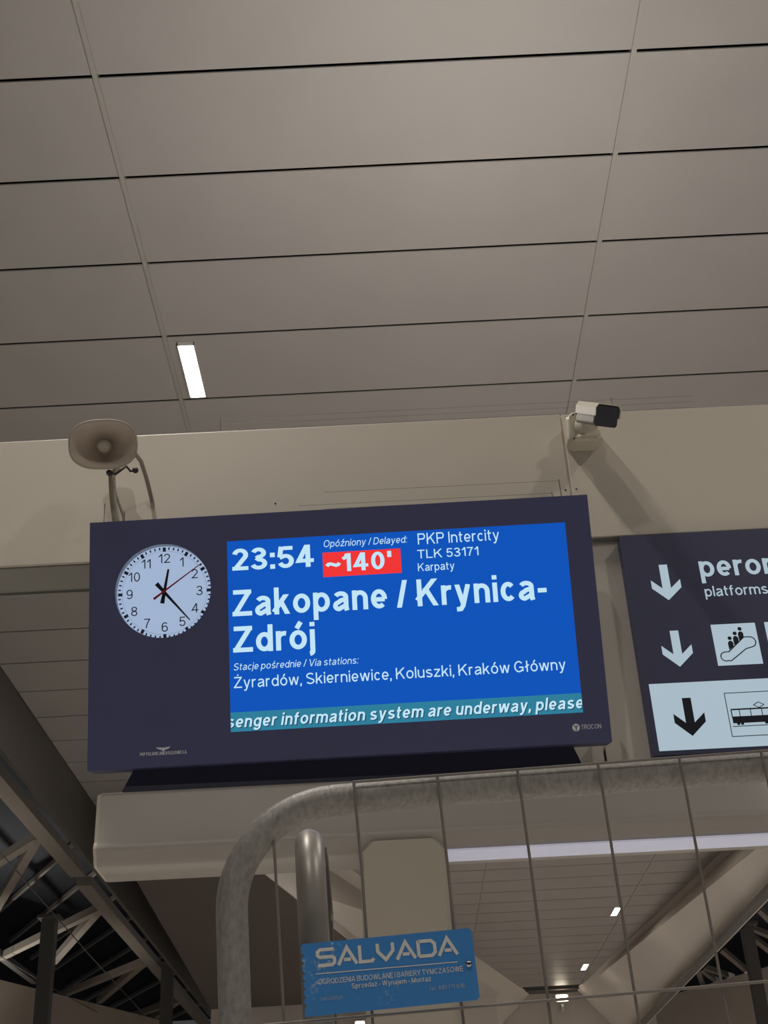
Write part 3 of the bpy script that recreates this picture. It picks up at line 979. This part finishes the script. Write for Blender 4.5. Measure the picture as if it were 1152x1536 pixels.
# ================================================================== HORN LOUDSPEAKER
hc = Vector((-1.040, 4.2, 2.820))
ax = Vector((0.14, -0.88, -0.45)).normalized()          # where the mouth points
hu = Vector((1, 0, 0)); hu = (hu - ax * hu.dot(ax)).normalized()
hv = ax.cross(hu)
if hv.z < 0: hv = -hv
def mouth(k, a, bb, p=2.6, n=40, c=hc):
    L = []
    for i in range(n):
        t_ = 2 * math.pi * i / n
        ct, st = math.cos(t_), math.sin(t_)
        L.append(c + ax * k + hu * (math.copysign(abs(ct) ** (2 / p), ct) * a) + hv * (math.copysign(abs(st) ** (2 / p), st) * bb))
    return L
h_ = thing('horn_loudspeaker', (-1.02, 4.55, 2.55), 'grey horn loudspeaker with oval mouth above the clock', 'loudspeaker')
b = MB()
b.rings([mouth(-.012, .130, .096), mouth(0, .132, .098), mouth(.004, .129, .095), mouth(0, .124, .090)], 'horn')
b.rings([mouth(-.012, .130, .096), mouth(-.05, .116, .085), mouth(-.10, .088, .068, 2.4), mouth(-.15, .062, .052, 2.2), mouth(-.185, .050, .046, 2)], 'horn')
b.rings([mouth(0, .124, .090), mouth(-.03, .112, .081), mouth(-.07, .088, .066, 2.4), mouth(-.11, .062, .050, 2.2), mouth(-.14, .03, .03, 2)], 'horn_in', True, False, True)
b.build('bell', h_)
b = MB(); b.rings([mouth(-.14, .028, .028, 2), mouth(-.055, .027, .027, 2), mouth(-.046, .022, .022, 2), mouth(-.044, .010, .010, 2)], 'horn', True, False, True); b.build('centre_plug', h_)
b = MB(); b.rings([mouth(-.18, .058, .058, 2), mouth(-.185, .064, .064, 2), mouth(-.25, .064, .064, 2), mouth(-.262, .056, .056, 2)], 'horn', True, True, True); b.build('driver', h_)
b = MB()
b.tube([(-1.045, 4.40, 2.80), (-1.035, 4.40, 2.70), (-1.02, 4.41, 2.60), (-1.015, 4.43, 2.50)], .014, 'horn', 12)
b.box((-1.04, 4.42, 2.525), (-0.99, 4.60, 2.56), 'horn')
b.tube([(-1.045, 4.40, 2.80), (-1.02, 4.42, 2.87), (-1.03, 4.41, 2.93)], .012, 'horn', 10); b.build('bracket', h_)
for px_ in ((-1.050, 4.375, 2.800), (-0.952, 4.40, 2.822)):
    b = MB(); b.ball(px_, .013, 'knob'); b.build('clamp_knob', h_)
b = MB(); b.tube([(-1.045, 4.37, 2.80), (-1.02, 4.35, 2.775), (-1.0, 4.36, 2.80), (-0.985, 4.38, 2.83), (-0.97, 4.395, 2.815), (-0.955, 4.40, 2.822)], .005, 'knob', 8)
b.tube([(-1.035, 4.38, 2.79), (-1.025, 4.40, 2.72), (-0.995, 4.43, 2.63), (-0.985, 4.44, 2.52)], .006, 'horn_in', 8)
b.tube([(-0.955, 4.40, 2.90), (-0.935, 4.42, 2.875), (-0.925, 4.50, 2.84), (-0.92, 4.597, 2.80)], .009, 'horn', 10)
b.build('cable', h_)

# ================================================================== CCTV CAMERA
c = thing('security_camera', (0.875, 4.6, 2.96), 'cream bullet security camera with black window on the gantry header', 'camera')
def rrect(a, bb, r, n=5):
    L = []
    for cx_, cy_, s0 in ((a - r, bb - r, 0), (-a + r, bb - r, 90), (-a + r, -bb + r, 180), (a - r, -bb + r, 270)):
        L += arc(cx_, cy_, r, r, s0, s0 + 90, n)
    return L
b = MB()
base = [(-.066, .085), (-.045, .10), (.045, .10), (.066, .085), (.074, -.015), (.060, -.028), (.045, -.036), (-.042, -.036), (-.058, -.026), (-.066, -.02)]
b.hexa([Vector((0.876 + p[0], 4.6, 2.965 + p[1])) for p in base], [Vector((0.876 + p[0], 4.515, 2.968 + p[1])) for p in base], 'cctv')
b.build('base_box', c, 0.01)
b = MB()
pl = rrect(.062, .062, .03)
nrm = Vector((0.12, -0.86, -0.5)).normalized()
pu = Vector((1, 0, 0)); pu = (pu - nrm * pu.dot(nrm)).normalized(); pv = pu.cross(nrm)
if pv.z < 0: pv = -pv
pc = Vector((0.872, 4.50, 2.99))
b.hexa([pc + pu * p[0] + pv * p[1] for p in pl], [pc + nrm * .03 + pu * p[0] + pv * p[1] for p in pl], 'cctv')
b.build('mounting_plate', c, 0.008)
for q in ((-.045, .05), (-.03, .053), (.05, -.046), (-.046, -.048), (-.02, -.02), (.012, -.045)):
    b = MB(); b.ball(pc + nrm * .031 + pu * q[0] + pv * q[1], .0042, 'screw', 8, 5); b.build('screw', c)
fd = Vector((0.224, -0.764, -0.604)).normalized()
fu = fd.cross(Vector((0, 0, 1))).normalized()
if fu.x < 0: fu = -fu
fv = fu.cross(fd)
if fv.z < 0: fv = -fv
fcn = Vector((0.914, 4.2, 2.835))
def fl(a, bb, r, k, dz=0.0): return [fcn + fd * k + fu * p[0] + fv * (p[1] + dz) for p in rrect(a, bb, r)]
b = MB(); b.rings([fl(.046, .040, .012, 0), fl(.046, .040, .012, -.19), fl(.036, .030, .012, -.205)], 'cctv_grey', False, True, True); b.build('body', c)
b = MB(); b.rings([fl(.047, .041, .012, -.012), fl(.0475, .0415, .012, .002), fl(.044, .038, .010, .004)], 'cctv_glass', False, False, True); o = b.build('front_window', c); o['label'] = 'glossy black front window'
b = MB()
hood = [(-.052, -.002), (-.055, .03), (-.044, .047), (.044, .047), (.055, .03), (.054, -.005)]
hin = [(-.049, -.002), (-.0515, .029), (-.042, .0435), (.042, .0435), (.0515, .029), (.051, -.005)]
lp = [hood + hin[::-1]]
A3 = [fcn + fd * .012 + fu * p[0] + fv * p[1] for p in lp[0]]
B3 = [fcn - fd * .20 + fu * p[0] * .92 + fv * p[1] for p in lp[0]]
nn_ = len(hood)
b.rings([A3, B3], 'cctv', False)
for L_ in (A3, B3):
    for i in range(nn_ - 1):
        b.poly([L_[i], L_[i + 1], L_[2 * nn_ - 2 - i], L_[2 * nn_ - 1 - i]], 'cctv')
b.build('sun_shield', c)
b = MB()
kc = Vector((0.878, 4.445, 2.962))
b.tube([pc + nrm * .02, kc, fcn - fd * .13 - fv * .03], .034, 'cctv', 14, radii=[.050, .040, .030])
b.ball(kc, .043, 'cctv', 16, 10); b.build('swivel_arm', c)
b = MB()
yk = [(-.045, -.05), (.052, -.05), (.046, -.02), (.02, .02), (-.022, .022)]
b.hexa([pc + nrm * .03 + pu * q[0] + pv * q[1] for q in yk], [pc + nrm * .105 + pu * (q[0] * .75 + .012) + pv * (q[1] * .6 - .012) for q in yk], 'cctv')
b.build('yoke', c, .006)

# ================================================================== BIRD WIRES, SCREWS
def bird_wire(label, posts, wires):
    p0 = posts[0]
    t = thing('bird_wire', p0[0], label, 'wire', 'thin bird wires on the gantry')
    for a, bb in posts:
        b = MB(); b.tube([a, bb], .0022, 'thin', 6); b.build('wire_post', t)
    for a, bb in wires:
        b = MB(); b.tube([a, bb], .0007, 'thin', 5); b.build('wire_strand', t)
bird_wire('thin bird wires strung along the top of the gantry header',
          [((1.055, 4.66, 3.126), (1.045, 4.66, 3.24)), ((-0.65, 4.66, 3.126), (-0.65, 4.66, 3.24))],
          [((-0.65, 4.66, 3.17 + k * .03), (1.4, 4.66, 3.17 + k * .03)) for k in range(3)])
bird_wire('thin bird wires along the top edge of the departure display',
          [((0.70, 4.36, 2.40), (0.69, 4.36, 2.60)), ((0.735, 4.40, 2.40), (0.73, 4.40, 2.68)), ((-1.055, 4.38, 2.40), (-1.06, 4.38, 2.66)), ((-0.975, 4.38, 2.40), (-0.98, 4.38, 2.62))],
          [((-0.2, 4.36, 2.575), (0.69, 4.36, 2.575)), ((-0.3, 4.36, 2.595), (0.69, 4.36, 2.595)), ((-0.2, 4.40, 2.675), (0.73, 4.40, 2.675))])
for k, (x, z) in enumerate(((-0.41, 2.755), (0.83, 2.752), (0.785, 2.75))):
    b = MB(); b.ball((x, 4.60, z), .0042, 'screw', 10, 6, (1, .6, 1))
    solo(b.build('screw_head'), ('small screw head on the header above the red delay box', 'screw head on the header right of the panel joint',
                                 'screw head on the header left of the panel joint')[k], 'screw')

# ================================================================== MESH FENCE
FO = Vector((-0.0485, 1.6894, 0.55))
FU, FV = Vector((0.998, 0.0475, 0.0407)), Vector((-0.0382, -0.0532, 0.9979))
FF = frame(FO, FU, FV)
f_ = thing('temporary_fence', (1.3, 1.8, -EYE), 'galvanised temporary fence panel with rounded tube frame in front', 'fence')
TR = 0.0205
R_ = 0.130
path = [(-.165, -2.02)] + [(-.1655, -.9), (-.1655, -.3)] + [(-.1655 + R_ + .012 - (R_ + .012) * math.cos(t), -.136 + .134 * math.sin(t)) for t in [k * math.pi / 2 / 14 for k in range(15)]] + \
       [(.1, 0), (3.2, -.006)] 
path += [(3.2 + R_ * math.sin(t), -R_ + R_ * math.cos(t)) for t in [k * math.pi / 2 / 8 for k in range(1, 9)]] + [(3.33, -2.02)]
b = MB(); b.tube([FF @ Vector((p[0], p[1], 0)) for p in path], TR, 'galv', 24); b.build('tube_frame', f_)
b = MB()
wz = TR + .002
wu = [-.1075, .0015, .1125, .2200, .3290, .4400, .5525] + [.5525 + .11 * k for k in range(1, 25)]
for k, u in enumerate(wu):
    if k == 0:
        pts = [(u - .0005, -.035, .012), (u, -.08, .004), (u + .002, -.28, .002), (u, -2.0, .002)]
    else:
        pts = [(u, .0155, wz), (u + .0005, -.03, wz), (u + .002, -.10, .014), (u + .001, -.28, .012), (u, -2.0, .012)]
    b.tube([FF @ Vector(p) for p in pts], .0019, 'wire', 8)
b.tube([FF @ Vector(p) for p in ((.0, .0145, wz), (3.2, .017, wz))], .0019, 'wire', 8)
for v in (-.276, -.55, -.9, -1.25, -1.6, -1.95):
    b.tube([FF @ Vector(p) for p in ((-.165, v, .017), (3.3, v, .017))], .0019, 'wire', 8)
b.build('wire_mesh', f_)
b = MB(); b.box((-.5, 1.45, -EYE), (-.10, 2.0, -EYE + .14), 'knob'); b.build('foot_block', f_, .01)

# second panel, seen edge-on
p_ = thing('temporary_fence', (-0.1, 1.9, -EYE), 'second galvanised fence panel seen edge-on behind the blue plate', 'fence')
e0 = Vector((-0.1165, 1.80, 0.548)); ed = Vector((-0.050, 1.0, 0.0)).normalized(); ev_ = Vector((-0.034, -0.056, 1)).normalized()
def E2(s_, v_, o_=0): return e0 + ed * s_ + ev_ * v_ + ed.cross(ev_) * o_
pth = [E2(0, -2.04)] + [E2(0, -.5), E2(0, -.12)] + [E2(.10 - .10 * math.cos(t), -.10 + .10 * math.sin(t)) for t in [k * math.pi / 2 / 10 for k in range(11)]] + [E2(1.6, 0)]
b = MB(); b.tube(pth, .0208, 'galv2', 24); b.build('tube_frame', p_)
b = MB()
for k in range(14):
    s0 = .045 + .11 * k
    b.tube([E2(s0, .012 if k else -.03, .024), E2(s0, -.1, .026), E2(s0, -.3, .022), E2(s0, -2.0, .022)], .0019, 'wire', 8)
for v in (-.12, -.3, -.6, -1.0, -1.5):
    b.tube([E2(-.0, v, .026), E2(1.55, v, .026)], .0019, 'wire', 8)
b.build('wire_mesh', p_)
b = MB(); b.box((-.35, 3.0, -EYE), (.1, 3.3, -EYE + .14), 'knob'); b.build('foot_block', p_, .01)

# ================================================================== BLUE PLATE ON THE FENCE
PU, PV = Vector((0.9978, 0.0448, 0.0479)), Vector((-0.0453, -0.0578, 0.9973))
PW, PH = 0.2145, 0.0860
PO = Vector((-0.0107, 1.6729, 0.3218)) - PU * PW / 2 - PV * PH / 2
FP = frame(PO, PU, PV)
s = thing('fence_plate', tuple(PO), 'scratched blue metal company plate screwed to the fence mesh', 'plate')
b = MB()
out = [(0, 0), (PW - .004, .0005), (PW, .004), (PW - .0005, PH - .004), (PW - .004, PH)]
out += [(0.002, PH - .001), (0, PH - .004)]
for vv in (.071, .062, .050, .041, .032, .022, .012):
    out += [(0.0, vv + .003), (0.0028, vv + .0012), (0.0028, vv - .0008), (0.0004, vv - .002)]
b.hexa([FP @ Vector((p[0], p[1], -.0015)) for p in out], [FP @ Vector((p[0], p[1], 0)) for p in out], 'plate')
b.build('plate', s)
b = MB()
# big squared letters, stroke polylines in a unit box
LT = {'S': ([[(1, 1), (.16, 1), (0, .86), (0, .64), (.14, .52), (.86, .52), (1, .40), (1, .14), (.86, 0), (0, 0)]], 1.0),
      'A': ([[(-.06, -.08), (.5, 1.02), (1.06, -.08)], [(.30, .24), (.72, .24)]], 1.0),
      'L': ([[(0, 1.06), (0, 0), (.78, 0), (.90, .16)]], .9),
      'V': ([[(0, 1.06), (0, .55), (.5, .0), (1.0, .55), (1, 1.06)]], 1.0),
      'D': ([[(0, .96), (.80, .96), (1, .76), (1, .2), (.80, 0), (0, 0)], [(0, 0), (0, 1.02)]], 1.0)}
cw, cap, gp = .0205, .0185, .00565
x = .0200
for ch in 'SALVADA':
    st, ww = LT[ch]
    for q in st:
        line(b, FP, [(x + p[0] * cw * (.92 if ch in 'LV' else 1), .0575 + p[1] * cap) for p in q], .0041, 'plate_text', .0005)
    x += cw * (ww if ch != 'V' else .92) + gp - (.0018 if ch == 'L' else 0)
line(b, FP, [(.0165, .0482), (.1920, .0470)], .0012, 'plate_text', .0005)
text(b, FP, 'OGRODZENIA BUDOWLANE I BARIERY TYMCZASOWE', .0190, .0355, .0062, 'plate_text', .1788, .14, off=.0005, gap=.15)
text(b, FP, 'Sprzedaż - Wynajem - Montaż', .0592, .0275, .0058, 'plate_text', .0978, .14, off=.0005, gap=.15)
text(b, FP, 'tel. 881 711 616', .1543, .0165, .0048, 'plate_faint', .0430, .15, off=.0005, gap=.15)
text(b, FP, 'salvada.pl', .0201, .0168, .0050, 'plate_faint', .0270, .12, off=.0005, gap=.15)
o = b.build('lettering', s, fix=False); o['label'] = 'pale printed lettering'
b = MB()
b.ball(FP @ Vector((.2054, .0433, .001)), .0043, 'chrome', 16, 8, (1, .7, 1)); b.ball(FP @ Vector((.2054, .0433, .0035)), .0018, 'screw', 8, 6)
b.build('screw', s)

# tidy the working property away
for o in S.objects:
    if '_base' in o:
        del o['_base']
    if o.type == 'MESH' and o.parent is None:
        o.location.z = 0
